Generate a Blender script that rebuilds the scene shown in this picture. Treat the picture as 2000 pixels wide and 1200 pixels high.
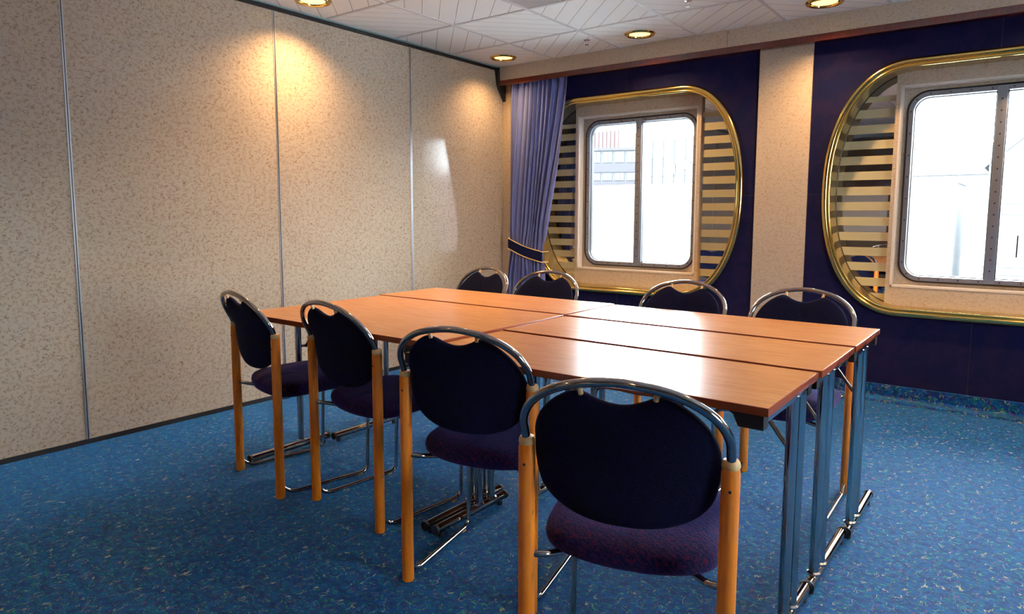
import bpy, bmesh, math, random
from mathutils import Vector, Matrix
random.seed(4)
SC = bpy.context.scene
for o in list(bpy.data.objects): bpy.data.objects.remove(o)
C = SC.collection
PI = math.pi

# ------------------------------------------------------------- camera
cam_d = bpy.data.cameras.new('camera'); cam = bpy.data.objects.new('camera', cam_d); C.objects.link(cam)
CX, CY, CZ = 3.7447, -4.7974, 1.1597
yaw, pitch, roll = 0.6468, -0.1060, 0.0031
f0 = Vector((-math.sin(yaw)*math.cos(pitch), math.cos(yaw)*math.cos(pitch), math.sin(pitch)))
r0 = Vector((math.cos(yaw), math.sin(yaw), 0)); u0 = r0.cross(f0)
R_ = math.cos(roll)*r0 + math.sin(roll)*u0
U_ = -math.sin(roll)*r0 + math.cos(roll)*u0
M = Matrix((R_, U_, -f0)).transposed().to_4x4(); M.translation = Vector((CX, CY, CZ))
cam.matrix_world = M
cam_d.sensor_width = 36; cam_d.sensor_fit = 'HORIZONTAL'
cam_d.lens = 1333.506/2000*36
cam_d.shift_x = (1000-1007.2257)/2000; cam_d.shift_y = (561.2183-600)/2000
cam_d.clip_start = .05; cam_d.clip_end = 400
SC.camera = cam

# ------------------------------------------------------------- world, exposure
SKY = 42.0
w = bpy.data.worlds.new('overcast_sky'); SC.world = w; w.use_nodes = True
nt = w.node_tree; nt.nodes.clear()
wo = nt.nodes.new('ShaderNodeOutputWorld'); bg = nt.nodes.new('ShaderNodeBackground')
bg.inputs[0].default_value = (.80, .92, 1, 1); bg.inputs[1].default_value = SKY
nt.links.new(bg.outputs[0], wo.inputs[0])
SC.view_settings.view_transform = 'Standard'; SC.view_settings.look = 'None'
SC.view_settings.gamma = 1; SC.view_settings.use_curve_mapping = False
SC.view_settings.exposure = 0.28
H = 2.41
LAMP_W = 50.0
LAMPS = [(.270, -.370), (1.476, -.375), (2.677, -.375), (3.88, -.375), (5.08, -.375),
         (.271, -2.188), (1.48, -2.19), (3.88, -2.19), (1.48, -5.8), (3.88, -5.8)]
# ------------------------------------------------------------- materials
def mat(name, col=(.5,.5,.5), rough=.5, metal=0., spec=.5, coat=0., sheen=0., emit=None, es=0., ior=None):
    m = bpy.data.materials.new(name); m.use_nodes = True
    b = m.node_tree.nodes['Principled BSDF']
    b.inputs['Base Color'].default_value = (*col, 1); b.inputs['Roughness'].default_value = rough
    b.inputs['Metallic'].default_value = metal; b.inputs['Specular IOR Level'].default_value = spec
    b.inputs['Coat Weight'].default_value = coat; b.inputs['Coat Roughness'].default_value = .08
    b.inputs['Sheen Weight'].default_value = sheen
    if emit: b.inputs['Emission Color'].default_value = (*emit, 1); b.inputs['Emission Strength'].default_value = es
    return m
class NG:
    def __init__(s, m): s.m = m; s.t = m.node_tree; s.b = s.t.nodes['Principled BSDF']
    def n(s, typ, **k):
        x = s.t.nodes.new(typ)
        for a, v in k.items(): setattr(x, a, v)
        return x
    def l(s, a, b): s.t.links.new(a, b)
    def coord(s, scale=(1,1,1), rot=(0,0,0)):
        tc = s.n('ShaderNodeTexCoord'); mp = s.n('ShaderNodeMapping')
        mp.inputs['Scale'].default_value = scale; mp.inputs['Rotation'].default_value = rot
        s.l(tc.outputs['Object'], mp.inputs[0]); return mp.outputs[0]
    def noise(s, v, scale, detail=2., dist=0.):
        x = s.n('ShaderNodeTexNoise'); x.inputs['Scale'].default_value = scale
        x.inputs['Detail'].default_value = detail; x.inputs['Distortion'].default_value = dist
        s.l(v, x.inputs['Vector']); return x.outputs[0]
    def math(s, op, a, b=None, c=None):
        x = s.n('ShaderNodeMath', operation=op)
        for i, v in enumerate((a, b, c)):
            if v is None: continue
            if isinstance(v, (int, float)): x.inputs[i].default_value = v
            else: s.l(v, x.inputs[i])
        return x.outputs[0]
    def band(s, v, c, wd, soft):   # 1 where |v-c|<wd
        d = s.math('ABSOLUTE', s.math('SUBTRACT', v, c))
        return s.ramp(d, wd, wd+soft, 1, 0)
    def ramp(s, v, a, b, o1=0., o2=1.):
        x = s.n('ShaderNodeMapRange'); x.inputs[1].default_value = a; x.inputs[2].default_value = b
        x.inputs[3].default_value = o1; x.inputs[4].default_value = o2; s.l(v, x.inputs[0]); return x.outputs[0]
    def mix(s, f, a, b):
        x = s.n('ShaderNodeMix', data_type='RGBA')
        if isinstance(f, (int, float)): x.inputs[0].default_value = f
        else: s.l(f, x.inputs[0])
        for i, v in ((6, a), (7, b)):
            if isinstance(v, tuple): x.inputs[i].default_value = (*v, 1)
            else: s.l(v, x.inputs[i])
        return x.outputs[2]
    def bump(s, h, dist, strength=1.):
        x = s.n('ShaderNodeBump'); x.inputs['Distance'].default_value = dist; x.inputs['Strength'].default_value = strength
        s.l(h, x.inputs['Height']); s.l(x.outputs[0], s.b.inputs['Normal'])

def m_laminate(name, base=(.52,.43,.34), mark=(.22,.115,.05), rough=.10, scale=36):
    m = mat(name, base, rough); g = NG(m)
    v = g.coord((1, 1, 1.35))
    n1 = g.noise(v, scale, 1.5, .6); n2 = g.noise(v, scale*1.35, 0)
    mask = g.ramp(n2, .43, .50)
    b1 = g.band(n1, .45, .010, .022); b2 = g.band(n1, .58, .010, .022)
    k = g.math('MULTIPLY', g.math('MAXIMUM', b1, b2), mask)
    big = g.noise(v, 1.5, 2)
    base2 = g.mix(g.ramp(big, .35, .65), base, tuple(c*.93 for c in base))
    g.l(g.mix(g.math('MULTIPLY', k, .65), base2, mark), g.b.inputs['Base Color'])
    return m
LAM = m_laminate('patterned_beige_laminate')
LAM2 = m_laminate('patterned_beige_wallcovering', (.56,.46,.36), (.36,.22,.12), .42, 40)

def m_carpet():
    m = mat('blue_fleck_carpet', rough=.65, spec=.10, sheen=1.); g = NG(m)
    g.b.inputs['Sheen Roughness'].default_value = .22
    g.b.inputs['Sheen Tint'].default_value = (.12,.52,1,1)
    v = g.coord(); vs = g.coord((1, 1.6, 1), (0, 0, .5)); vt = g.coord((1.6, 1, 1), (0, 0, -.4))
    base = g.mix(g.ramp(g.noise(v, 34, 2), .40, .58), (.001,.068,.27), (.008,.024,.15))
    base = g.mix(g.ramp(g.noise(vs, 42, 1), .56, .64), base, (.002,.08,.14))
    def fl(vv, sc, c, th, col, base, amt=1.):
        n1 = g.noise(vv, sc, 1., .5); n2 = g.noise(vv, sc*.9+3, 0)
        k = g.math('MULTIPLY', g.band(n1, c, .007, .018), g.ramp(n2, th, th+.05))
        return g.mix(g.math('MULTIPLY', k, amt), base, col)
    base = fl(vs, 30, .50, .53, (.015,.26,.17), base)
    base = fl(vt, 33, .45, .56, (.26,.07,.13), base, .7)
    base = fl(vt, 28, .53, .60, (.44,.40,.19), base)
    base = fl(vs, 38, .57, .55, (.05,.32,.20), base)
    g.l(base, g.b.inputs['Base Color'])
    g.bump(g.noise(v, 420, 2), .004, .6)
    return m
CARPET = m_carpet()

def m_ceil():
    m = mat('grooved_white_ceiling_tile', (.90,.92,.91), .7, spec=.3); g = NG(m)
    tc = g.n('ShaderNodeTexCoord'); sx = g.n('ShaderNodeSeparateXYZ'); g.l(tc.outputs['Object'], sx.inputs[0])
    x = g.math('SUBTRACT', sx.outputs[0], .584-6.0); y = g.math('ADD', sx.outputs[1], .700+12.0)
    i = g.math('FLOOR', g.math('DIVIDE', x, .6)); j = g.math('FLOOR', g.math('DIVIDE', y, .6))
    par = g.math('MODULO', g.math('ADD', i, j), 2.)          # 0 -> x+y lines
    def line(e):
        f = g.math('MODULO', g.math('ADD', e, 30.075), .15)
        return g.band(f, .075, .0016, .0012)
    a = line(g.math('ADD', x, y)); b = line(g.math('SUBTRACT', x, y))
    k = g.math('ADD', g.math('MULTIPLY', a, g.math('SUBTRACT', 1., par)), g.math('MULTIPLY', b, par))
    g.l(g.mix(k, (.90,.92,.91), (.30,.24,.17)), g.b.inputs['Base Color'])
    g.bump(g.math('SUBTRACT', 1., k), .003, .8)
    return m
CEIL = m_ceil()

def m_table():
    m = mat('beech_veneer_table_top', (.55,.25,.10), .27, spec=.6); g = NG(m)
    v = g.coord((1.2, 14, 14)); n = g.noise(v, 6, 5, .6); n2 = g.noise(g.coord((2, 60, 60)), 9, 2)
    c = g.mix(g.ramp(n, .35, .65), (.62,.275,.095), (.52,.215,.065))
    c = g.mix(g.ramp(n2, .55, .7, 0, .35), c, (.42,.16,.055))
    g.l(c, g.b.inputs['Base Color']); return m
TABLE = m_table()
TEDGE = mat('dark_reddish_table_edging', (.30,.065,.024), .22)

def m_wood(name, c1, c2):
    m = mat(name, c1, .33, spec=.45); g = NG(m)
    n = g.noise(g.coord((18, 18, 1.5)), 8, 4, .4)
    c = g.mix(g.ramp(n, .35, .68), c1, c2)
    sc = g.noise(g.coord((30, 30, 5)), 4, 2)
    c = g.mix(g.ramp(sc, .70, .74, 0, .6), c, (.12,.05,.02))
    g.l(c, g.b.inputs['Base Color']); return m
POST = m_wood('orange_lacquered_beech', (.92,.27,.020), (.78,.20,.014))
CAP = mat('pale_turned_wood_cap', (.72,.46,.20), .4)
MAHOG = m_wood('polished_mahogany', (.13,.018,.008), (.08,.010,.005)); MAHOG.node_tree.nodes['Principled BSDF'].inputs['Roughness'].default_value = .12
MAHOG.node_tree.nodes['Principled BSDF'].inputs['Coat Weight'].default_value = .8

def m_fabric(name, a, b, sc=160, rough=.9, sheen=.3, st=(.2,.3,1,1), aniso=(1,1,1)):
    m = mat(name, a, rough, spec=.15, sheen=sheen); g = NG(m)
    g.b.inputs['Sheen Tint'].default_value = st
    v = g.coord(aniso); n = g.noise(v, sc, 2, 1.)
    g.l(g.mix(g.ramp(n, .44, .56), a, b), g.b.inputs['Base Color'])
    g.bump(n, .0015, .5); return m
NAVY = m_fabric('navy_upholstery', (.0022,.003,.013), (.004,.005,.028), 220, sheen=.04)
def m_seat():
    m = mat('purple_zigzag_upholstery', (.02,.015,.08), .9, spec=.15, sheen=.25); g = NG(m)
    g.b.inputs['Sheen Tint'].default_value = (.3,.3,1,1)
    v = g.coord(); w1 = g.n('ShaderNodeTexWave', wave_type='BANDS', bands_direction='DIAGONAL')
    w1.inputs['Scale'].default_value = 34; w1.inputs['Distortion'].default_value = 9; w1.inputs['Detail Scale'].default_value = 2.5
    g.l(v, w1.inputs['Vector'])
    n = g.noise(v, 90, 1)
    c = g.mix(g.ramp(w1.outputs[1], .42, .62), (.005,.007,.045), (.028,.012,.046))
    c = g.mix(g.ramp(n, .60, .66, 0, .8), c, (.08,.008,.03))
    g.l(c, g.b.inputs['Base Color']); g.bump(w1.outputs[1], .001, .4); return m
SEATF = m_seat()
WALLBLUE = m_fabric('navy_suede_wall_panel', (.0035,.0055,.038), (.009,.007,.040), 9, .85, .18, (.35,.3,.8,1))
CURT = m_fabric('blue_curtain_cloth', (.15,.18,.42), (.17,.20,.46), 240, .75, .35, (.5,.6,1,1), (1,1,.1))
TIE = mat('dark_navy_tieback_cloth', (.004,.008,.045), .8, spec=.2)
GOLD = mat('gold_braid', (.75,.55,.20), .5)
CHROME = mat('polished_chrome', (.52,.47,.43), .07, 1)
CHROME2 = mat('satin_chrome', (.70,.70,.72), .18, 1)
BRASS = mat('polished_brass', (.83,.60,.20), .13, 1)
BRASSD = mat('lacquered_brass_lining', (.62,.50,.24), .22, .85)
ALU = mat('aluminium_joint_strip', (.50,.52,.56), .35, .8)
BLACK = mat('black_plastic', (.012,.012,.014), .45)
DARK = mat('dark_brown_metal', (.06,.04,.03), .25, .8)
STEEL = mat('grey_painted_window_frame', (.30,.31,.34), .35, .6)
BOLT = mat('dark_bolt_head', (.09,.08,.08), .35, .8)
CREAM = mat('cream_reveal_edging', (.72,.66,.60), .35)
TBAR = mat('white_ceiling_grid_bar', (.66,.67,.68), .5)
TEALT = mat('grey_green_shadow_trim', (.22,.36,.38), .4)
TAN = mat('tan_rubber_glide', (.45,.26,.10), .6)
WHITE = mat('white_painted_metal', (.85,.85,.85), .5)
GRILLE = mat('grey_vent_metal', (.55,.53,.52), .4, .1)
LAMPE = mat('glowing_lamp_glass', (.9,.7,.4), .3, emit=(1,.68,.25), es=1.6)
_g = NG(LAMPE); _w = _g.n('ShaderNodeTexWave', wave_type='BANDS', bands_direction='X'); _w.inputs['Scale'].default_value = 26; _w.inputs['Distortion'].default_value = 2; _g.l(_g.coord(), _w.inputs['Vector']); _g.l(_g.ramp(_w.outputs[1], 0, 1, .9, 2.6), _g.b.inputs['Emission Strength'])
REFL = mat('gold_lamp_reflector', (.9,.62,.25), .2, 1)
CARPET_DARK = CARPET
BASEBLK = mat('black_base_trim', (.012,.010,.012), .5)

def m_glass():
    m = bpy.data.materials.new('clear_window_glass'); m.use_nodes = True; t = m.node_tree; t.nodes.clear()
    o = t.nodes.new('ShaderNodeOutputMaterial'); mx = t.nodes.new('ShaderNodeMixShader')
    tr = t.nodes.new('ShaderNodeBsdfTransparent'); gl = t.nodes.new('ShaderNodeBsdfGlossy'); fr = t.nodes.new('ShaderNodeFresnel')
    tr.inputs[0].default_value = (.96,.98,.98,1); gl.inputs['Roughness'].default_value = .01; fr.inputs[0].default_value = 1.45
    t.links.new(fr.outputs[0], mx.inputs[0]); t.links.new(tr.outputs[0], mx.inputs[1]); t.links.new(gl.outputs[0], mx.inputs[2])
    t.links.new(mx.outputs[0], o.inputs[0]); return m
GLASS = m_glass()
def m_mirror():     # mirror with frosted horizontal bands, period 0.1 m
    m = mat('mirror_with_frosted_bands', (.62,.60,.58), .02, 1); g = NG(m)
    tc = g.n('ShaderNodeTexCoord'); sx = g.n('ShaderNodeSeparateXYZ'); g.l(tc.outputs['Object'], sx.inputs[0])
    z = sx.outputs[2]
    f = g.math('MODULO', g.math('ADD', z, STRIPE0), STRIPEP)
    k = g.math('LESS_THAN', f, STRIPEW)
    k = g.math('MULTIPLY', k, g.math('LESS_THAN', z, .60))
    g.l(g.mix(k, (.62,.60,.58), (.50,.44,.27)), g.b.inputs['Base Color'])
    g.l(g.math('SUBTRACT', 1., k), g.b.inputs['Metallic'])
    g.l(g.ramp(k, 0, 1, .02, .45), g.b.inputs['Roughness'])
    return m
STRIPEP = .0985; STRIPEW = .055; STRIPE0 = 4*.0985+.02+.4
MIRR = m_mirror()

# ------------------------------------------------------------- mesh helpers
class MB:
    def __init__(s): s.bm = bmesh.new()
    def box(s, a, b, bev=0.):
        a, b = Vector(a), Vector(b)
        vs = [s.bm.verts.new((x, y, z)) for x in (a.x, b.x) for y in (a.y, b.y) for z in (a.z, b.z)]
        fs = [(0,1,3,2),(4,6,7,5),(0,4,5,1),(2,3,7,6),(0,2,6,4),(1,5,7,3)]
        F = [s.bm.faces.new([vs[i] for i in f]) for f in fs]
        if bev:
            es = list({e for f in F for e in f.edges})
            bmesh.ops.bevel(s.bm, geom=es, offset=bev, segments=2, affect='EDGES', profile=.6)
        return s
    def quad(s, *ps): s.bm.faces.new([s.bm.verts.new(p) for p in ps]); return s
    def tube(s, pts, r, n=12, flat=None, closed=False):
        pts = [Vector(p) for p in pts]; N = len(pts); rings = []
        ref = None
        for i, p in enumerate(pts):
            if closed: t = (pts[(i+1) % N] - pts[i-1]).normalized()
            else: t = (pts[min(i+1, N-1)] - pts[max(i-1, 0)]).normalized()
            if ref is None:
                ref = Vector((0, 0, 1)) if abs(t.z) < .9 else Vector((1, 0, 0))
            a = t.cross(ref).normalized(); b = a.cross(t).normalized(); ref = b
            rr = r[i] if isinstance(r, (list, tuple)) else r
            ra, rb = (rr, rr) if flat is None else flat
            rings.append([s.bm.verts.new(p + a*math.cos(2*PI*k/n)*ra + b*math.sin(2*PI*k/n)*rb) for k in range(n)])
        for i in range(N if closed else N-1):
            A, B = rings[i], rings[(i+1) % N]
            for k in range(n): s.bm.faces.new((A[k], A[(k+1) % n], B[(k+1) % n], B[k]))
        if not closed:
            s.bm.faces.new(list(reversed(rings[0]))); s.bm.faces.new(rings[-1])
        return s
    def lathe(s, prof, c=(0,0,0), n=24):   # prof (r,z)
        c = Vector(c); rings = []
        for r, z in prof: rings.append([s.bm.verts.new(c + Vector((r*math.cos(2*PI*k/n), r*math.sin(2*PI*k/n), z))) for k in range(n)])
        for A, B in zip(rings, rings[1:]):
            for k in range(n): s.bm.faces.new((A[k], A[(k+1) % n], B[(k+1) % n], B[k]))
        return s
    def prism(s, pts, d):                  # polygon pts extruded by vector d
        d = Vector(d); A = [s.bm.verts.new(p) for p in pts]; B = [s.bm.verts.new(Vector(p)+d) for p in pts]
        s.bm.faces.new(A); s.bm.faces.new(list(reversed(B))); n = len(A)
        for i in range(n): s.bm.faces.new((A[i], B[i], B[(i+1) % n], A[(i+1) % n]))
        return s
    def loft(s, loops, closed_loops=True, cap=False):
        rings = [[s.bm.verts.new(p) for p in L] for L in loops]; n = len(rings[0])
        for A, B in zip(rings, rings[1:]):
            for k in range(n if closed_loops else n-1): s.bm.faces.new((A[k], A[(k+1) % n], B[(k+1) % n], B[k]))
        if cap: s.bm.faces.new(list(reversed(rings[0]))); s.bm.faces.new(rings[-1])
        return s
    def obj(s, name, m, parent=None, smooth=True, ang=40):
        bmesh.ops.recalc_face_normals(s.bm, faces=s.bm.faces)
        me = bpy.data.meshes.new(name); s.bm.to_mesh(me); s.bm.free()
        ms = m if isinstance(m, (list, tuple)) else [m]
        for x in ms: me.materials.append(x)
        if smooth:
            me.polygons.foreach_set('use_smooth', [True]*len(me.polygons))
            me.set_sharp_from_angle(angle=math.radians(ang))
        o = bpy.data.objects.new(name, me); C.objects.link(o)
        if parent: o.parent = parent
        return o
def empty(name, loc=(0,0,0), rz=0.):
    o = bpy.data.objects.new(name, None); C.objects.link(o); o.location = loc; o.rotation_euler = (0,0,rz); o.empty_display_size = .1
    return o
def tag(o, label, cat=None, group=None, kind=None):
    if label: o['label'] = label
    if cat: o['category'] = cat
    if group: o['group'] = group
    if kind: o['kind'] = kind
    return o
def struct(o, label): o['kind'] = 'structure'; o['label'] = label; return o
def copy_tree(o, parent=None):
    c = o.copy(); C.objects.link(c)
    if parent: c.parent = parent
    for ch in list(o.children): copy_tree(ch, c)
    return c
def spline(P, n=8, closed=False):
    P = [Vector(p) for p in P]; N = len(P); out = []
    for i in range(N if closed else N-1):
        if closed: a, b, c, d = P[i-1], P[i], P[(i+1) % N], P[(i+2) % N]
        else: a, b, c, d = P[max(i-1,0)], P[i], P[i+1], P[min(i+2,N-1)]
        for k in range(n):
            t = k/n
            out.append(.5*((2*b)+(-a+c)*t+(2*a-5*b+4*c-d)*t*t+(-a+3*b-3*c+d)*t**3))
    if not closed: out.append(P[-1])
    return out
def bend(P, r, n=6):     # round the inner corners of a polyline
    P = [Vector(p) for p in P]; out = [P[0]]
    for i in range(1, len(P)-1):
        a = (P[i-1]-P[i]).normalized(); b = (P[i+1]-P[i]).normalized()
        p0, p2 = P[i]+a*r, P[i]+b*r
        for k in range(n+1):
            t = k/n; out.append((1-t)**2*p0+2*t*(1-t)*P[i]+t*t*p2)
    out.append(P[-1]); return out

# ============================================================= SETTING
XR, YN = 7.4, -7.2       # far right wall, wall behind the camera
struct(MB().box((-.1, YN-.1, -.1), (XR+.1, .5, 0)).obj('floor', CARPET, smooth=False), 'blue carpet with green and tan flecks over the whole floor')
ceil = struct(MB().box((0, YN, H), (XR, 0, H+.08)).obj('ceiling', CEIL, smooth=False), 'white suspended ceiling of square tiles with diagonal grooves')
g = MB()
x = .584
while x < XR: g.box((x-.010, YN, H-.004), (x+.010, -.111, H+.001)); x += .6
o_ = g.obj('grid_bar_lengthwise', TBAR, ceil, False); g = MB()
y = -.70
while y > YN: g.box((0, y-.010, H-.0035), (XR, y+.010, H+.001)); g.box((0, y-.0125, H-.0015), (XR, y+.0125, H+.001)); y -= .6
g.obj('grid_bar_crosswise', TBAR, ceil, False)

# left folding partition: panels, joint strips
J = [YN, -5.75, -4.585, -3.421, -2.273, -1.139, 0.0]
wl = struct(empty('wall_left'), 'glossy patterned beige partition wall of tall panels')
for a, b in zip(J, J[1:]):
    o = MB().box((-.06, a+.002, .022), (0, b-.002, H-.028), 0).obj('wall_panel', LAM, wl, False)
for j in J[1:-1]:
    o = MB().box((-.05, j-.009, .022), (.003, j-.003, H-.028)).box((-.05, j+.001, .022), (.004, j+.007, H-.028)).obj('joint_strip', ALU, wl, False)
    o = MB().box((-.05, j-.0035, .022), (.001, j+.0015, H-.028)).obj('joint_gap', BLACK, wl, False)
struct(MB().box((-.06, YN, H-.030), (.006, -.112, H-.006)).obj('trim_1', BASEBLK, None, False), 'black track along the top of the beige partition')
struct(MB().box((-.06, YN, H-.007), (.022, -.112, H-.0005)).obj('trim_2', TEALT, None, False), 'thin grey-green edge between partition track and ceiling')
struct(MB().box((-.06, YN, 0), (.008, -.02, .024)).obj('baseboard_left', BASEBLK, None, False), 'low black strip along the foot of the beige partition')
# right and near walls
WY0, WY1, WZ0, WZ1 = -3.45, -2.55, .70, 1.90
struct(MB().box((XR, YN, 0), (XR+.1, WY0, H)).box((XR, WY1, 0), (XR+.1, 0, H)).box((XR, WY0, 0), (XR+.1, WY1, WZ0)).box((XR, WY0, WZ1), (XR+.1, WY1, H)).obj('wall_right', LAM2, None, False), 'patterned beige wall at the right end of the room')
w4 = struct(empty('window_4', (XR, (WY0+WY1)/2, 0)), 'wide saloon window in the right wall, outside the photo')
hw = (WY1-WY0)/2
for k in range(3): MB().box((-.02, -hw-.02+k*hw, WZ0), (.10, -hw+.02+k*hw, WZ1)).obj('window_post', STEEL, w4, False)
for z_ in (WZ0, WZ1): MB().box((-.03, -hw-.02, z_-.025), (.10, hw+.02, z_+.025)).obj('window_rail', STEEL, w4, False)
for k in range(2): MB().box((.05, -hw+.02+k*hw, WZ0), (.056, -hw-.02+(k+1)*hw, WZ1)).obj('pane', GLASS, w4, False)
struct(MB().box((-.1, YN-.1, 0), (XR+.1, YN, H)).obj('wall_near', m_laminate('patterned_brown_laminate', (.16,.11,.08), (.08,.05,.03)), None, False), 'patterned brown wall behind the camera, darkened to cut bounce light')  # wall colour darkened so less light bounces onto the foreground

# squircle porthole outline, centred
RA, RB, RF = .888, .748, .44
def sq(off=0., n=44):
    a, b, f = RA+off, RB+off, RF; pts = []          # flat run of half length f, elliptic ends
    e = 2/2.2
    def ell(t):
        c, s_ = math.cos(t), math.sin(t)
        return (math.copysign(abs(c)**e, c)*(a-f), math.copysign(abs(s_)**e, s_)*b)
    for k in range(n+1):
        x_, z_ = ell(-PI/2+PI*k/n); pts.append((f+x_, z_))
    m_ = 14
    for k in range(1, m_): pts.append((f-2*f*k/m_, b))
    for k in range(n+1):
        x_, z_ = ell(PI/2+PI*k/n); pts.append((-f+x_, z_))
    for k in range(1, m_): pts.append((-f+2*f*k/m_, -b))
    return pts
WC = [(1.19, 1.318), (3.55, 1.318), (5.91, 1.318)]
def bay(g, x0, x1, z0, z1, cx, cz, y):     # wall bay with porthole hole
    L = sq(0.); inner = []; outer = []
    for (a, b) in L:
        t = 1e9
        if a > 0: t = min(t, (x1-cx)/a)
        if a < 0: t = min(t, (x0-cx)/a)
        if b > 0: t = min(t, (z1-cz)/b)
        if b < 0: t = min(t, (z0-cz)/b)
        inner.append((cx+a, y, cz+b)); outer.append((cx+a*t, y, cz+b*t))
    g.loft([inner, outer])
    for (X, Z) in ((x0,z0),(x0,z1),(x1,z0),(x1,z1)):   # corner triangles
        best = sorted(range(len(outer)), key=lambda i: (outer[i][0]-X)**2+(outer[i][2]-Z)**2)[:2]
        g.quad((X, y, Z), outer[best[0]], outer[best[1]])
wf = struct(empty('wall_far'), 'window wall clad in navy blue panels with round portholes')
ZT = 2.30
bays = [(.0, 2.195), (2.537, 4.565), (4.905, 6.93)]
for (a, b), (cx, cz) in zip(bays, WC):
    g = MB(); bay(g, a, b, .093, ZT, cx, cz, 0.)
    g.obj('blue_wall_panel', WALLBLUE, wf, False)
    g = MB()
    for zz in (.093,): pass
    for xs in (cx-.017,): g.box((xs-.0015, -.0012, cz+RB+.03), (xs+.0015, .001, ZT)); g.box((xs-.0415, -.0012, .093), (xs-.0385, .001, cz-RB-.03))
    g.box((a, -.0012, cz-.0015-.02), (cx-RA-.02, .001, cz+.0015-.02)); g.box((cx+RA+.02, -.0012, cz-.0015-.02), (b, .001, cz+.0015-.02))
    g.obj('panel_seam', BLACK, wf, False)
for n_, (a, b) in enumerate([(2.195, 2.537), (4.565, 4.905), (6.93, XR)]):
    struct(MB().box((a, -.014, 0), (b, .03, ZT)).obj('trim_%d' % (n_+3), LAM2, None, False),
           ['beige pilaster between the two portholes', 'beige pilaster right of the second porthole', 'beige end strip by the right wall'][n_])
struct(MB().box((0, -.03, 0), (.085, .0, ZT)).obj('trim_6', LAM2, None, False), 'narrow beige upright strip in the corner beside the curtain')
# soffit with mahogany strip
struct(MB().box((.028, -.111, 2.294), (2.00, -.06, H)).box((2.003, -.111, 2.294), (XR, -.06, H)).obj('trim_7', LAM2, None, False), 'beige pelmet box running above the windows')
struct(MB().box((.0, -.118, 2.250), (XR, -.098, 2.2945), .004).box((0, -.10, 2.262), (XR, 0, 2.275)).obj('trim_8', MAHOG, None, False), 'glossy mahogany strip under the beige pelmet')
struct(MB().box((0, -.112, 2.25), (.028, -.001, H)).prism([(0, -.145, H-.03), (0, -.125, 2.27), (0, -.105, 2.225), (0, -.03, 2.13), (0, -.0005, 2.12), (0, -.0005, 2.262), (0, -.02, H-.03)], (.03, 0, 0)).obj('trim_9', BASEBLK, None, False), 'black bracket where the pelmet meets the partition')
# carpeted foot of the window wall
struct(MB().box((0, -.012, 0), (XR, .0, .096)).obj('baseboard_far', CARPET, None, False), 'dark carpeted skirting under the blue panels')
struct(MB().prism([(0, -.095, .0), (0, -.085, .012), (0, -.02, .020), (0, -.011, .030), (0, -.011, 0)], (XR, 0, 0)).obj('trim_10', CARPET, None, False), 'sloped carpet fillet at the foot of the window wall')

# ---------------------------------------------------- portholes
D_M = .165    # mirror depth
PW = .545     # half width of the beige window surround
def clip_loop(sgn, y, off=-.0):
    L = sorted([p for p in sq(off) if p[0]*sgn >= PW-.004], key=lambda p: p[1])
    z0 = L[0][1]; z1 = L[-1][1]
    return [(sgn*(PW-.004), y, z0)] + [(p[0], y, p[1]) for p in L] + [(sgn*(PW-.004), y, z1)]
def rrect(a, b, r, n=8):
    pts = []
    for q, (sx, sz) in enumerate(((1,1),(-1,1),(-1,-1),(1,-1))):
        for k in range(n+1):
            t = q*PI/2+k/n*PI/2; pts.append((sx*(a-r)+r*math.cos(t), sz*(b-r)+r*math.sin(t)))
    return pts
def dense(L, d=.03):
    out = []
    for i in range(len(L)):
        p, q = L[i], L[(i+1) % len(L)]; m_ = max(1, int(math.dist(p, q)/d))
        for k in range(m_): out.append((p[0]+(q[0]-p[0])*k/m_, p[1]+(q[1]-p[1])*k/m_))
    return out
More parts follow.
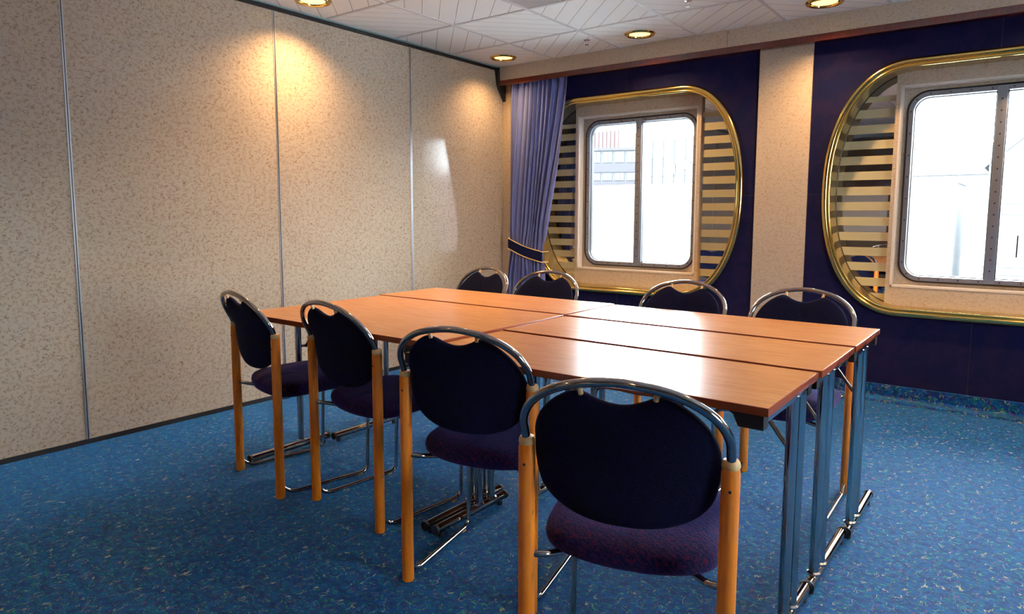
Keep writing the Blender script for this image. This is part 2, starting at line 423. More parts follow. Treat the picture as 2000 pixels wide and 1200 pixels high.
def make_window(n, cx, cz, label):
    root = struct(empty('window_%d' % n, (cx, 0, cz)), label)
    # brass ring: rounded outer bead, fillet, inner bead
    prof = [(.034,.0),(.036,-.012),(.030,-.024),(.020,-.030),(.008,-.031),(.002,-.026),(-.001,-.020),(-.004,-.024),(-.010,-.027),(-.016,-.024),(-.018,-.014),(-.018,.01)]
    def lp(off, y): return [(a, y, b) for a, b in sq_n(off)]
    MB().loft([lp(o_, y_) for o_, y_ in prof]).obj('brass_ring', BRASS, root, ang=70)
    MB().loft([lp(-.018, .0), lp(-.018, D_M+.005)]).obj('brass_lining', BRASSD, root, ang=70)
    MB().tube([(a, D_M-.002, b) for a, b in sq_n(-.019)], .003, 6, closed=True).obj('lining_bead', DARK, root)
    for s in (-1, 1):
        g = MB(); Lp = clip_loop(s, D_M)
        g.prism(Lp, (0, .006, 0)); o = g.obj('striped_mirror', MIRR, root, False)
        o['label'] = 'mirror with frosted horizontal bands'
    # beige surround with window hole
    zc = 1.337-cz
    top = [(a, b) for a, b in sq_n(-.016) if abs(a) <= PW]
    g = MB()
    hole = rrect(.520, .628, .012, 2); y0, y1 = .135, .150
    up = sorted([p for p in top if p[1] > 0]); dn = sorted([p for p in top if p[1] < 0])
    def zat(L, x_):
        for p, q in zip(L, L[1:]):
            if p[0] <= x_ <= q[0]: return p[1]+(q[1]-p[1])*(x_-p[0])/(q[0]-p[0])
        return L[0][1] if x_ < L[0][0] else L[-1][1]
    hx, hz0, hz1 = .520, zc-.628, zc+.628
    def col(xa, xb, fz0, fz1, N=6):
        for k in range(N):
            a_, b_ = xa+(xb-xa)*k/N, xa+(xb-xa)*(k+1)/N
            g.prism([(a_, y0, fz0(a_)), (b_, y0, fz0(b_)), (b_, y0, fz1(b_)), (a_, y0, fz1(a_))], (0, D_M-y0+.02, 0))
    col(-PW, -hx, lambda x_: zat(dn, x_), lambda x_: zat(up, x_), 1)
    col(hx, PW, lambda x_: zat(dn, x_), lambda x_: zat(up, x_), 1)
    col(-hx, hx, lambda x_: zat(dn, x_), lambda x_: hz0, 14)
    col(-hx, hx, lambda x_: hz1, lambda x_: zat(up, x_), 14)
    g.obj('beige_surround', LAM2, root, False)
    g = MB(); w_ = .010
    for a_, b_ in (((-hx-.002, y0-.003, hz0-.002), (-hx+w_, y0+.07, hz1+.002)), ((hx-w_, y0-.003, hz0-.002), (hx+.002, y0+.07, hz1+.002)),
                   ((-hx, y0-.003, hz1-w_), (hx, y0+.07, hz1+.002)), ((-hx, y0-.003, hz0-.002), (hx, y0+.07, hz0+w_))): g.box(a_, b_)
    g.obj('cream_edging', CREAM, root, False)
    # backing plate with rounded hole
    oa, ob, orr = .492, .600, .125
    yb = .215
    F = dense(rrect(oa, ob, orr, 10)); 
    def on_rect(p, a, b):
        t = min(a/abs(p[0]) if p[0] else 1e9, b/abs(p[1]) if p[1] else 1e9); return (p[0]*t, p[1]*t)
    O = [on_rect(p, .521, .630) for p in F]
    g = MB(); g.loft([[(a, yb, zc+b) for a, b in F], [(a, yb, zc+b) for a, b in O]])
    for sx in (-1, 1):
        for sz in (-1, 1):
            X, Z = sx*.521, sz*.630
            bst = sorted(O, key=lambda p: (p[0]-X)**2+(p[1]-Z)**2)[:2]
            g.quad((X, yb, zc+Z), (bst[0][0], yb, zc+bst[0][1]), (bst[1][0], yb, zc+bst[1][1]))
    g.obj('recess_plate', LAM2, root, False)
    def RL(off, y, r=None): return [(a, y, zc+b) for a, b in dense_n(oa-off, ob-off, max(.03, orr-off))]
    MB().loft([RL(0, yb+.003), RL(0, yb-.008), RL(.007, yb-.010), RL(.009, yb+.002)]).obj('rubber_gasket', BLACK, root)
    MB().loft([RL(.008, yb-.001), RL(.010, yb-.005), RL(.036, yb-.005), RL(.040, yb+.004), RL(.042, yb+.05)]).obj('window_frame', STEEL, root)
    MB().loft([RL(.0405, yb+.020), RL(.045, yb+.020), RL(.047, yb+.05)]).obj('inner_seal', BLACK, root)
    g = MB()
    Bl = dense_n(oa-.023, ob-.023, orr-.023); acc = 0; last = Bl[0]; 
    for p in Bl:
        acc += math.dist(p, last); last = p
        if acc >= .068:
            acc = 0; g.lathe([(0,0),(.0045,0),(.0045,.0)], (0,0,0), 6) if False else None
            g.tube([(p[0], yb-.004, zc+p[1]), (p[0], yb-.0085, zc+p[1])], .0052, 8)
    z_ = zc-ob+.09
    while z_ < zc+ob-.07:
        g.tube([(0, yb-.013, z_), (0, yb-.0175, z_)], .0052, 8); z_ += .068
    o = g.obj('bolt_heads', BOLT, root)
    g = MB().box((-.026, yb-.014, zc-ob+.012), (.026, yb+.045, zc+ob-.012), .003); g.obj('mullion', STEEL, root)
    g = MB().box((.026, yb-.003, zc-ob+.04), (.031, yb+.045, zc+ob-.04)).box((-.031, yb-.003, zc-ob+.04), (-.026, yb+.045, zc+ob-.04)); g.obj('mullion_seal', BLACK, root, False)
    for s in (-1, 1):
        g = MB(); a0, a1 = (.026, oa-.03) if s > 0 else (-oa+.03, -.026)
        g.prism([(a0, yb+.035, zc-ob+.03), (a1, yb+.035, zc-ob+.03), (a1, yb+.035, zc+ob-.03), (a0, yb+.035, zc+ob-.03)], (0, .006, 0)).obj('pane', GLASS, root, False)
    # hull plating around the opening, behind the pane
    g = MB(); yh = yb+.05
    F2 = dense_n(oa-.042, ob-.042, orr-.042); O2 = [on_rect(p, 1.02, .95) for p in F2]
    g.loft([[(a, yh, zc+b) for a, b in F2], [(a, yh, zc+b) for a, b in O2]])
    for sx in (-1, 1):
        for sz in (-1, 1):
            X, Z = sx*1.02, sz*.95
            bst = sorted(O2, key=lambda p: (p[0]-X)**2+(p[1]-Z)**2)[:2]
            g.quad((X, yh, zc+Z), (bst[0][0], yh, zc+bst[0][1]), (bst[1][0], yh, zc+bst[1][1]))
    g.obj('hull_plate', WHITE, root, False)
    return root
def sq_n(off):       # offset loops with a constant vertex count
    base = sq(0.); N = len(base); out = []
    for i in range(N):
        p, q = base[i-1], base[(i+1) % N]; tx, tz = q[0]-p[0], q[1]-p[1]; l = math.hypot(tx, tz) or 1
        out.append((base[i][0]+tz/l*off, base[i][1]-tx/l*off))
    return out
def dense_n(a, b, r, n=10, m=14):
    L = []; q = rrect(a, b, r, n); k = n+1
    for c in range(4):
        L += q[c*k:(c+1)*k]
        p0 = q[(c+1)*k-1]; p1 = q[((c+1)*k) % len(q)]
        for i in range(1, m): L.append((p0[0]+(p1[0]-p0[0])*i/m, p0[1]+(p1[1]-p0[1])*i/m))
    return L
for n_, (cx, cz) in enumerate(WC):
    make_window(n_+1, cx, cz, ['brass ringed porthole window half covered by the blue curtain',
                               'brass ringed porthole window at the right edge of the photo',
                               'brass ringed porthole window further right, outside the photo'][n_])
# outer hull, keeps the sky out between wall and plating
g = MB()
g.box((-.4, .02, ZT), (XR+.3, .40, H+.15)); g.box((-.4, .02, -.2), (XR+.3, .40, .40)); g.box((-.4, -.02, -.2), (-.06, .40, H+.15)); g.box((XR+.1, -.05, -.2), (XR+.3, .40, H+.15))
g.box((2.20, .04, .3), (2.53, .262, ZT)); g.box((4.57, .04, .3), (4.90, .262, ZT)); g.box((6.94, .04, .3), (XR+.2, .262, ZT)); g.box((-.1, .04, .3), (.17, .262, ZT))
struct(g.obj('trim_11', WHITE, None, False), 'white outer shell of the window wall')

# ============================================================= CURTAIN
def curtain():
    root = empty('curtain', (.3, -.062, 0))
    tag(root, 'blue pleated curtain gathered by a dark tieback beside the left porthole', 'curtain')
    Z = [2.262, 2.20, 2.05, 1.85, 1.6, 1.35, 1.15, 1.0, .93, .87, .82, .72, .60, .45, .25, .08]
    XL = [.145, .140, .135, .130, .125, .120, .118, .118, .120, .122, .118, .108, .098, .092, .088, .085]
    XRr = [.690, .690, .675, .645, .600, .550, .512, .485, .472, .462, .460, .466, .475, .485, .492, .495]
    zz = spline([(a, 0, 0) for a in Z], 5); xl = spline([(a, 0, 0) for a in XL], 5); xr = spline([(a, 0, 0) for a in XRr], 5)
    NU = 220; rows = []
    ph = [random.uniform(-.5, .5) for _ in range(40)]
    for k in range(len(zz)):
        z = zz[k].x; row = []
        tight = math.exp(-((z-.87)/.13)**2)
        low = max(0, min(1, (.8-z)/.5))
        for i in range(NU+1):
            u = i/NU; wob = .035*math.sin(u*7+z*1.3)*(1-tight)
            fr = 10.5*(u+wob*.9) ; a = math.sin(2*PI*fr+.6*math.sin(3*u*PI+z))
            amp = (.033*(1-.4*tight))*(.72+.28*math.sin(u*17+.5*z))
            X = xl[k].x+(xr[k].x-xl[k].x)*(u+.008*math.sin(4*PI*fr))-.3
            y = -amp*(a if a > 0 else a*.8) - .004*math.sin(2*PI*fr*2+1) + .012*tight*((u-.5)**2*4) - .012*tight
            row.append((X, y, z))
        rows.append(row)
    g = MB(); g.loft(rows, closed_loops=False)
    o = g.obj('curtain_cloth', CURT, root, True, 80); so = o.modifiers.new('s', 'SOLIDIFY'); so.thickness = .0025
    # tieback: a band dropping to the right, with gold piping
    def path(dz):
        P = []
        for i in range(25):
            u = i/24; X = .122+.354*u-.3; y = -.048-.012*math.sin(u*PI); P.append((X, y, .955-.105*u**1.05+(.012*math.sin(u*PI))*-1+dz))
        return P
    up, dn = path(0), path(-.088)
    g = MB(); 
    rows = []
    for (a, b) in zip(up, dn):
        m_ = ((a[0]+b[0])/2, (a[1]+b[1])/2-.004, (a[2]+b[2])/2); rows.append([a, m_, b, (b[0], b[1]+.006, b[2]), (a[0], a[1]+.006, a[2])])
    g.loft(rows, cap=True); t = g.obj('tieback', TIE, root)
    # wraps round to the wall on both ends
    for P_, nm in ((up, 'gold_piping'), (dn, 'gold_piping')):
        e0 = [(P_[0][0]-.006, .03, P_[0][2]+.01)]; e1 = [(P_[-1][0]+.008, .0, P_[-1][2]), (P_[-1][0]+.006, .04, P_[-1][2])]
        MB().tube(spline(e0+P_+e1, 3), .0042, 8).obj(nm, GOLD, t)
    return root
curtain()

# ============================================================= CHAIRS
WH = .2125
def yb_(z):        # lean of the back, away from the sitter (-y)
    return -.09*max(0, (z-.675)/.161)**1.05 + (.012*min(1, (.675-z)/.16) if z < .675 else 0)
def pad(outline, thick, f3, rings=9, centre=None, edge_pow=2.4):
    n = len(outline); cx, cz = centre
    bm = bmesh.new(); front = []; back = []
    S = [1, .985, .96, .92, .86, .76, .62, .45, .25]
    for s_ in S:
        h = thick*(1-s_**8)**.42 if s_ < 1 else 0
        front.append([bm.verts.new(f3(cx+(x-cx)*s_, cz+(z-cz)*s_, h)) for x, z in outline])
        back.append([bm.verts.new(f3(cx+(x-cx)*s_, cz+(z-cz)*s_, -h)) for x, z in outline] if s_ < 1 else front[0])
    for L in (front, back):
        for A, B in zip(L, L[1:]):
            for k in range(n): bm.faces.new((A[k], A[(k+1) % n], B[(k+1) % n], B[k]))
        c = bm.verts.new(f3(cx, cz, thick if L is front else -thick))
        for k in range(n): bm.faces.new((L[-1][k], L[-1][(k+1) % n], c))
    g = MB(); g.bm.free(); g.bm = bm; return g
def make_chair():
    t = empty('stacking_chair')
    for s in (-1, 1):
        X = s*WH
        p = MB().lathe([(0, .0), (.0165, .0), (.0185, .004), (.0185, .655), (.0170, .664), (0, .664)], (X, 0, 0), 24).obj('wooden_leg', POST, t)
        MB().lathe([(.0165, .663), (.0182, .667), (.0182, .674), (.0150, .681), (.0095, .683), (0, .683)], (X, 0, 0), 24).obj('leg_cap', CAP, p)
        MB().tube([(X, -.0175, .622), (X, -.0195, .622)], .0032, 8).obj('screw', BLACK, p)
    half = [(WH, .665), (WH, .700), (.2085, .733), (.1905, .768), (.158, .797), (.112, .820), (.056, .833), (0, .838)]
    full = [(-a, b) for a, b in half][:-1] + [(a, b) for a, b in reversed(half)]
    pts = spline([(a, yb_(b) if b > .68 else 0, b) for a, b in full], 5)
    arch = MB().tube(pts, .0098, 14).obj('back_hoop', CHROME, t)
    for s in (-1, 1): MB().tube([(s*.078, yb_(.826), .830), (s*.074, yb_(.81), .806)], .0055, 8).obj('hoop_stud', CAP, arch)
    R = [(0,.512),(.05,.514),(.10,.524),(.145,.545),(.178,.578),(.192,.620),(.1955,.665),(.190,.710),(.172,.750),(.143,.782),(.112,.803),(.088,.812),(.070,.809),(.050,.799),(.025,.790),(0,.787)]
    O = spline([(a, 0, b) for a, b in R] + [(-a, 0, b) for a, b in reversed(R[1:-1])], 3, closed=True)
    O = [(p.x, p.z) for p in O]
    def f3(x, z, h):
        y = yb_(z) - .026*(1-(x/.2)**2)*min(1, max(0, (.80-z)/.1)) + .008
        seam = .0035*math.exp(-(x/.006)**2)
        return (x, y + (h-(seam if h > 0 else 0)), z)
    b_ = pad(O, .017, f3, centre=(0, .65)).obj('backrest', NAVY, t, ang=80)
    # seat cushion
    R = [(0,.018),(.06,.020),(.12,.030),(.170,.050),(.196,.088),(.204,.15),(.206,.24),(.203,.32),(.190,.385),(.158,.425),(.09,.440),(0,.443)]
    O = spline([(a, 0, b) for a, b in R] + [(-a, 0, b) for a, b in reversed(R[1:-1])], 3, closed=True); O = [(p.x, p.z) for p in O]
    def s3(x, y, h):
        seam = .003*math.exp(-(x/.006)**2)
        z = .421 + .010*(x/.2)**2 + (.006 if y > .2 else 0)*0 - .02*max(0, (y-.33)/.12)**2 + .006*min(1, max(0, (y-.05)/.2))
        return (x, y, z + (h*1.0-(seam if h > 0 else 0)))
    pad(O, .037, s3, centre=(0, .23)).obj('seat', SEATF, t, ang=80)
    # chrome bar from leg to leg under the seat rear
    pts = bend([(-WH, 0, .413), (-.175, .010, .411), (-.13, .09, .392), (.13, .09, .392), (.175, .010, .411), (WH, 0, .413)], .02, 4)
    MB().tube(pts, .0078, 10).obj('seat_bar', CHROME, t)
    g = MB()
    for s in (-1, 1):
        X = s*WH
        pts = bend([(X, .0, .055), (X, .045, .012), (X, .405, .011), (X*.985, .418, .385), (X*.5, .40, .400), (X*.1, .40, .400)], .035, 7)
        leg = MB().tube(pts, .0078, 10).obj('sled_leg', CHROME, t)
        MB().box((X-.007, .355, 0), (X+.007, .378, .012), .002).obj('glide', TAN, leg)
    return t
GRP = None
CH = [((1.145, -3.190), -10, 'blue stacking chair at far left of the near side, seen most edge-on'),
      ((1.695, -3.165), -5, 'blue stacking chair second from the left on the near side, back turned to camera'),
      ((2.436, -3.306), 13, 'blue stacking chair third from the left on the near side, just behind the nearest chair'),
      ((3.098, -3.567), 17, 'nearest blue stacking chair with purple seat showing, largest in the foreground'),
      ((1.128, -1.700), 171, 'blue stacking chair behind the table in the corner by the partition'),
      ((1.583, -1.690), 180, 'blue stacking chair behind the table in front of the curtain'),
      ((2.425, -1.755), 180, 'blue stacking chair behind the table below the right side of the left porthole'),
      ((2.972, -1.765), 181, 'blue stacking chair behind the table in front of the beige pilaster')]
c0 = make_chair()
for i, ((x, y), a, lab) in enumerate(CH):
    c = c0 if i == 0 else copy_tree(c0)
    c.location = (x, y, 0); c.rotation_euler = (0, 0, math.radians(a))
    tag(c, lab, 'chair', 'blue stacking chairs around the tables')

# ============================================================= TABLES
TH = .724
def make_table(name_label, x0, x1, y0, y1, foot, legs, xl, xr, th=TH, footl=None, legsl=None):
    """top spans x0..x1,y0..y1; foot=(ya,yb) span of the floor runners, legs = centre y of the leg pair, xl,xr = x of the two end frames"""
    t = empty('folding_table', ((x0+x1)/2, (y0+y1)/2, 0)); ox, oy = (x0+x1)/2, (y0+y1)/2
    tag(t, name_label, 'table', 'wood topped folding tables pushed together')
    g = MB().box((x0-ox+.0022, y0-oy+.0022, th-.0030), (x1-ox-.0022, y1-oy-.0022, th+.0002), .0006); top = g.obj('table_top', TABLE, t, False)
    MB().box((x0-ox, y0-oy, th-.021), (x1-ox, y1-oy, th), .0020).obj('edging', TEDGE, top)
    cy = legs-oy
    for s, X in ((-1, xl-ox), (1, xr-ox)):
        ft = footl if (s < 0 and footl) else foot; cy = (legsl if (s < 0 and legsl) else legs)-oy
        ya, yb2 = ft[0]-oy, ft[1]-oy
        e = MB().box((X-.011, y0-oy+.05, th-.047), (X+.013, y1-oy-.05, th-.023), .003).obj('end_rail', CHROME2, t)
        for yy in (y0-oy+.012, y1-oy-.05):
            MB().prism([(X-.075, yy, th-.0215), (X+.014, yy, th-.0215), (X+.014, yy, th-.058), (X-.045, yy, th-.058), (X-.058, yy, th-.030)] if s > 0 else
                    [(X+.075, yy, th-.0215), (X-.014, yy, th-.0215), (X-.014, yy, th-.058), (X+.045, yy, th-.058), (X+.058, yy, th-.030)], (0, .038, 0)).obj('corner_bracket', BLACK, t, False)
        for d in (-.038, .038):
            l = MB().tube([(X, cy+d, .030), (X, cy+d, th-.040)], .0155, 16).obj('leg', CHROME, t)
            MB().lathe([(.0155, .044), (.020, .046), (.021, .052), (.0155, .056)], (X, cy+d, 0), 16).obj('weld_collar', CHROME2, l)
        f = MB().tube([(X, ya+.004, .033), (X, yb2-.004, .033)], .0165, 16).obj('floor_runner', CHROME, t)
        for yy in (ya, yb2):
            MB().tube([(X, yy-.004, .033), (X, yy+.006, .033)], .0180, 16).obj('runner_end_cap', BLACK, f)
        for yy in (ya+.03, yb2-.03):
            MB().lathe([(.012, .0), (.012, .018), (0, .018)], (X, yy, 0), 12).obj('levelling_foot', BLACK, f)
        b = MB().tube([(X-s*.012, cy, .515), (X-s*.150, cy, th-.030)], .01, 8, flat=(.012, .005)).obj('brace', DARK, t)
        MB().tube([(X-s*.006, cy-.026, .520), (X-s*.006, cy+.026, .520)], .0075, 10).obj('brace_pivot', CHROME2, b)
    for yy in (y0-oy+.07, y1-oy-.09): MB().box((xl-ox+.02, yy, th-.040), (xr-ox-.02, yy+.02, th-.0212)).obj('side_rail', BLACK, t, False)
    return t
make_table('narrow wood table along the far side at the left, nearest the curtain', .965, 2.150, -2.330, -1.890, (-2.25, -1.85), -2.12, .968, 2.06, TH+.007, (-2.655, -2.215), -2.335)
make_table('broad undivided wood table in front of the two left near chairs', .985, 2.148, -3.160, -2.336, (-3.10, -2.665), -2.810, .930, 2.055, TH+.004, None, -2.785)
make_table('narrow wood table along the far side at the right end', 2.155, 3.302, -2.332, -1.895, (-2.218, -1.800), -2.122, 2.200, 3.281, TH+.004)
make_table('narrow wood table in the middle of the three at the right', 2.155, 3.298, -2.773, -2.338, (-2.680, -2.224), -2.577, 2.200, 3.268, TH)
make_table('narrow wood table nearest the camera, with its corner and legs showing', 2.155, 3.290, -3.235, -2.779, (-3.142, -2.686), -2.885, 2.105, 3.262, TH-.004, (-3.10, -2.70), -2.82)

# ============================================================= CEILING FITTINGS
def make_lamp():
    t = empty('ceiling_downlight')
    MB().lathe([(.078, .0), (.0795, -.007), (.088, -.012), (.101, -.010), (.108, -.002), (.108, .0)], (0,0,0), 48).obj('brass_rim', BRASS, t)
    MB().lathe([(.0795, -.007), (.079, -.002), (.070, -.0012)], (0,0,0), 48).obj('dark_inner_rim', DARK, t)
    MB().lathe([(0, -.0062), (.022, -.0060), (.042, -.005), (.060, -.0035), (.074, -.0012)], (0,0,0), 48).obj('glowing_lens', LAMPE, t)
    return t
lamp0 = make_lamp()
names = ['brass rimmed downlight in the far left corner of the ceiling', 'brass rimmed downlight above the left porthole',
         'brass rimmed downlight above the pilaster, cut by the top of the photo', 'brass rimmed downlight above the right porthole',
         'brass rimmed downlight above the third porthole, outside the photo', 'brass rimmed downlight beside the partition at the top left of the photo',
         'brass rimmed downlight over the left tables, above the photo', 'brass rimmed downlight over the right end of the tables, above the photo',
         'brass rimmed downlight behind the camera, nearer the partition', 'brass rimmed downlight straight behind the camera']
for i, (x, y) in enumerate(LAMPS):
    o = lamp0 if i == 0 else copy_tree(lamp0)
    o.location = (x, y, H)
    lab = names[i]
    tag(o, lab, 'ceiling light', 'brass downlights')
    ld = bpy.data.lights.new('downlight_beam', 'SPOT'); ld.energy = LAMP_W; ld.color = (1, .60, .25)
    ld.spot_size = math.radians(138); ld.spot_blend = 1.0; ld.shadow_soft_size = .035
    lo = bpy.data.objects.new('downlight_beam', ld); C.objects.link(lo); lo.parent = o; lo.location = (0, 0, -.012)
# vent tile
v = empty('ceiling_vent', (1.484, -1.60, H)); tag(v, 'square grey slatted air vent set in the ceiling grid', 'vent')
MB().box((-.285, -.285, -.006), (.285, .285, -.001)).obj('vent_plate', GRILLE, v, False)
g = MB()
for i in range(46):
    a = -.262+i*.0116
    g.box((a, -.262, -.012), (a+.004, .262, -.004))
g.obj('vent_slats', mat('vent_slat_metal', (.62,.60,.58), .4, .1), v, False)
g = MB()
for i in range(46):
    a = -.262+i*.0116; g.box((-.262, a, -.0105), (.262, a+.003, -.005))
g.obj('vent_cross_slats', mat('vent_slat_metal_light', (.80,.78,.77), .4, .1), v, False)
MB().loft([[(s*a, t_*a, z) for s, t_ in ((-1,-1),(1,-1),(1,1),(-1,1))] for a, z in ((.290,-.001),(.290,-.012),(.262,-.014),(.262,-.003))]).obj('vent_frame', TBAR, v, False)
# sprinklers
def sprinkler(x, y, lab):
    t = empty('ceiling_sprinkler', (x, y, H)); tag(t, lab, 'sprinkler', 'ceiling sprinklers')
    MB().lathe([(0, 0), (.022, -.0005), (.022, -.003), (.009, -.006), (.009, -.014), (0, -.014)], (0,0,0), 20).obj('escutcheon', CHROME2, t)
    g = MB()
    g.tube(spline([(-.008, 0, -.010), (-.012, 0, -.022), (0, 0, -.034)], 4), .0018, 6); g.tube(spline([(.008, 0, -.010), (.012, 0, -.022), (0, 0, -.034)], 4), .0018, 6)
    g.obj('frame_arms', CHROME2, t)
    MB().lathe([(0, -.034), (.013, -.034), (.013, -.0355), (0, -.0355)], (0,0,0), 12).obj('deflector', CHROME2, t)
sprinkler(1.095, -.45, 'small chrome sprinkler head between the two far downlights')
sprinkler(2.042, -.875, 'small chrome sprinkler head at the top edge of the photo')

# board on the wall behind the camera, seen only in the porthole mirror
wb = empty('framed_board', (1.25, YN+.02, 1.25)); tag(wb, 'white board in a thin brown frame, seen only in the mirror of the right porthole', 'board')
MB().box((-.62, -.012, -.36), (.62, .0, .36)).obj('board_face', mat('white_board_face', (.85,.86,.88), .4), wb, False)
g = MB(); 
for a, b in (((-.65,-.015,-.39),(-.62,.012,.39)),((.62,-.015,-.39),(.65,.012,.39)),((-.65,-.015,.36),(.65,.012,.39)),((-.65,-.015,-.39),(.65,.012,-.36))): g.box(a, b)
g.obj('board_frame', mat('brown_board_frame', (.14,.05,.025), .35), wb, False)

# ============================================================= OUTSIDE
OW = mat('off_white_cladding', (.13,.13,.135), .8); OWR_ = mat('white_bounce_roof_sheet', (.75,.75,.75), .8); OBW = mat('dim_white_window_trim', (.045,.042,.046), .7); OG = mat('street_window_glass', (.016,.024,.029), .3)
OR = mat('red_render', (.030,.009,.007), .8); OP = mat('pale_render', (.035,.031,.034), .8); OT = mat('teal_glass', (.002,.010,.013), .3); OBR = mat('dark_brown_cladding', (.010,.008,.011), .8)
OROOF = mat('grey_roofing', (.020,.023,.026), .8); OTREE = mat('green_foliage', (.020,.028,.024), .9); OLINE = mat('grey_facade_joint', (.010,.013,.015), .8)
def ob(name, lab, cat, loc=(0,0,0), rz=0.): o = empty(name, loc, rz); tag(o, lab, cat); return o
struct(MB().box((-160, .45, -6.3), (160, 200, -6.0)).obj('ground', mat('pale_quay_paving', (.45,.45,.45), .9), None, False), 'pale quay outside the windows')
q = ob('quay_shed', 'plain white shed filling the lower part of both portholes', 'building', (-14, 28, -6))
MB().box((-24, -4, 0), (15.2, 4, 8.5)).obj('shed_body', OW, q, False)
MB().box((-24.05, -4.05, 8.5), (15.25, 4.05, 8.55)).obj('shed_bounce_roof', OWR_, q, False)  # unseen roof kept bright white to bounce skylight up to the ceiling
q = ob('office_block', 'office block with brown bands and window rows seen in the left porthole', 'building', (-22.3, 46, -6), math.radians(22))
MB().box((-16, .1, 0), (0, 5, 12.4)).obj('block_wall', OP, q, False)
MB().box((-16.2, -.1, 12.4), (.2, 5.2, 12.62)).obj('roof_edge', OBR, q, False)
MB().box((-16, .0, 10.65), (.02, .1, 11.35)).obj('upper_brown_band', OBR, q, False)
MB().box((-16, .0, 6.0), (.02, .1, 9.90)).obj('lower_brown_band', OBR, q, False)
for zz in ((11.4, 12.35), (9.95, 10.6)):
    for k in range(10):
        a = -.85-k*.98
        f = MB().box((a, .03, zz[0]), (a+.82, .12, zz[1])).obj('window', OLINE, q, False)
        MB().box((a+.05, .01, zz[0]+.06), (a+.42, .04, zz[1]-.06)).obj('window_pane', OBW, f, False)
        MB().box((a+.48, .01, zz[0]+.06), (a+.77, .04, zz[1]-.06)).obj('window_pane', OG, f, False)
q = ob('red_building', 'reddish ribbed building high behind the office block', 'building', (-43, 75, -6))
MB().box((-7, -5, 0), (5.9, 5, 17.4)).obj('red_wall', OR, q, False)
for k in range(16): MB().box((5.6-k*.55, -5.1, 12), (5.8-k*.55, -5, 17.4)).obj('wall_rib', OP, q, False)
q = ob('glass_fronted_building', 'white building with teal glass front seen in the right half of the left porthole', 'building', (-15.7, 53.5, -6))
MB().box((-6.1, -6, 0), (5, 6, 13.2)).obj('building_wall', OW, q, False)
for k in range(12): MB().box((-6.0+k*.95, -6.06, 6), (-5.92+k*.95, -6, 13.2)).obj('facade_joint', OLINE, q, False)
for z_ in (13.12, 11.7, 10.3): MB().box((-6.1, -6.05, z_), (5, -6, z_+.04)).obj('facade_joint', OLINE, q, False)
for a, b, z0, z1 in ((-4.5, -3.9, 10.45, 11.2), (-3.8, -2.6, 10.8, 11.45), (-2.6, -2.1, 10.55, 11.2), (-1.2, -.3, 10.7, 11.4), (-.2, .8, 10.5, 11.9), (1.2, 3.5, 10.5, 11.9)):
    MB().box((a, -6.1, z0), (b, -6.0, z1)).obj('teal_glazing', OT, q, False)
MB().box((-2.3, -5, 13.2), (3, 5, 14.6)).obj('rooftop_block', OW, q, False)
for a in (-2.2, -1.4, -.6, .2, 1.0): MB().box((a, -5.06, 13.3), (a+.66, -5, 14.45)).obj('teal_glazing', OT, q, False)
q = ob('low_roofed_building', 'low building with pale grey roof seen through the right porthole', 'building', (-.5, 44, -6))
MB().box((-1.9, -4, 0), (2.6, 4, 9.45)).obj('low_wall', OW, q, False)
MB().prism([(-2.0, -4.2, 9.4), (-2.0, 2, 11.6), (-2.0, 4.2, 9.4)], (4.9, 0, 0)).obj('grey_roof', OROOF, q, False)
q = ob('terminal_building', 'long low building along the quay, right of what the portholes show', 'building', (46, 35, -6))
MB().box((-38, -5, 0), (38, 5, 9.9)).obj('building_wall', mat('dusty_pink_cladding', (.13,.095,.10), .8), q, False)
MB().box((-38.2, -5.2, 9.9), (38.2, 5.2, 10.05)).obj('building_roof', OROOF, q, False)
q = ob('red_brick_house', 'small red building behind the grey roof in the right porthole', 'building', (-3.5, 60, -6))
MB().box((-.75, -2, 0), (.8, 2, 12.4)).obj('red_wall', OR, q, False)
MB().box((-.80, -2.1, 12.4), (.9, 2.1, 12.55)).obj('flat_roof', OROOF, q, False)
MB().box((-.6, -2.05, 11.5), (-.1, -2, 12.1)).obj('window', OG, q, False)
q = ob('gabled_house', 'white gabled house with two window rows at the right edge of the photo', 'building', (4.0, 31, -6))
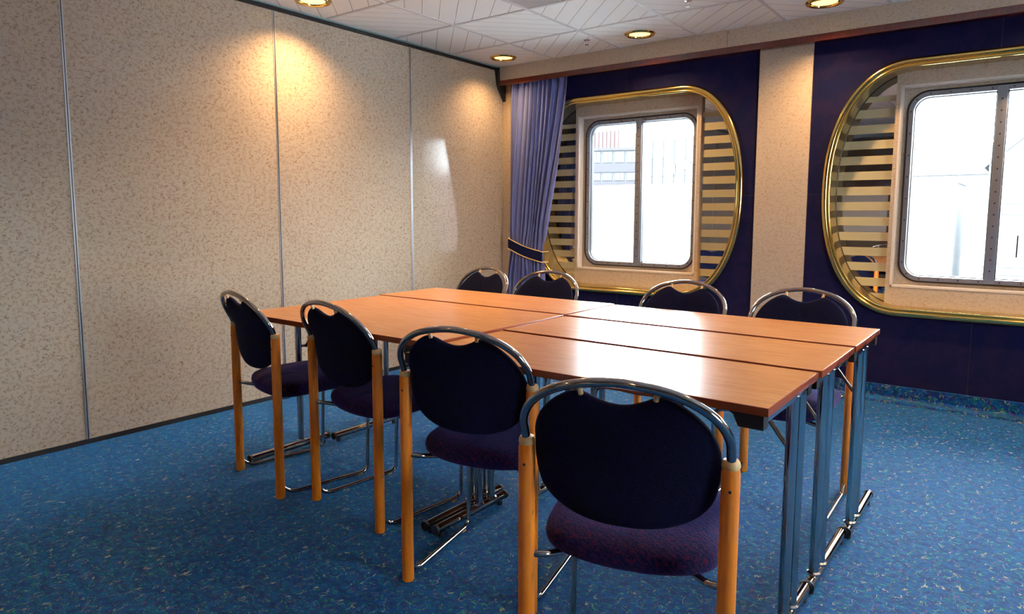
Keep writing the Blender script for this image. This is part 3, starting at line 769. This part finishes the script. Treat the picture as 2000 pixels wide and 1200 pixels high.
MB().prism([(-1.75, -4, 0), (-1.75, -4, 9.1), (0, -4, 10.7), (1.75, -4, 9.1), (1.75, -4, 0)], (0, 8, 0)).obj('house_wall', OW, q, False)
MB().prism([(-1.9, -4.1, 8.98), (0, -4.1, 10.72), (1.9, -4.1, 8.98), (1.9, -4.1, 9.10), (0, -4.1, 10.84), (-1.9, -4.1, 9.10)], (0, 8.2, 0)).obj('gable_roof', OROOF, q, False)
OWR = mat('red_curtained_window', (.032,.010,.018), .6)
for (a, z0, z1, m_) in ((-1.1, 8.1, 8.95, OT), (-.6, 8.1, 8.95, OG), (-1.08, 5.65, 6.4, OWR), (-.68, 5.65, 6.4, OWR)):
    f = MB().box((a-.04, -4.05, z0-.04), (a+.40, -4, z1+.04)).obj('window', OBW, q, False)
    MB().box((a, -4.08, z0), (a+.34, -4.03, z1)).obj('window_pane', m_, f, False)
for z_ in (7.6, 7.2, 5.2, 4.9): MB().box((-1.76, -4.04, z_), (1.7, -4, z_+.03)).obj('cladding_line', OLINE, q, False)
q = ob('street_lamp', 'grey street lamp post in the left pane of the right porthole', 'lamp post', (.55, 20, -6))
MB().tube([(0, 0, 0), (0, 0, 9.65)], .035, 8).obj('post', OLINE, q)
MB().box((-.27, -.1, 9.62), (.25, .1, 9.70)).obj('lamp_head', OLINE, q, False)
for k, (x, h, s) in enumerate(((-5.7, 9.6, .72), (-4.0, 10.0, .78), (-2.3, 9.7, .74), (-.6, 9.8, .76))):
    t = empty('spruce_tree', (x, 96, -6)); tag(t, 'green tree on the skyline, %s' % ('nearest to the red house', 'tallest, second from the red house', 'third from the red house', 'rightmost, nearest the gable')[k], 'tree', 'skyline trees')
    pr = []
    for i in range(9): pr += [(s*(1-i/9)+.05, 4+i*h/9), (s*(1-i/9)*.6, 4+i*h/9+.3)]
    MB().lathe([(0, 4)] + pr + [(0.02, 4.3+h)], (0,0,0), 9).obj('foliage', OTREE, t, False)
    MB().tube([(0,0,0),(0,0,5)], .2, 8).obj('trunk', OBR, t)
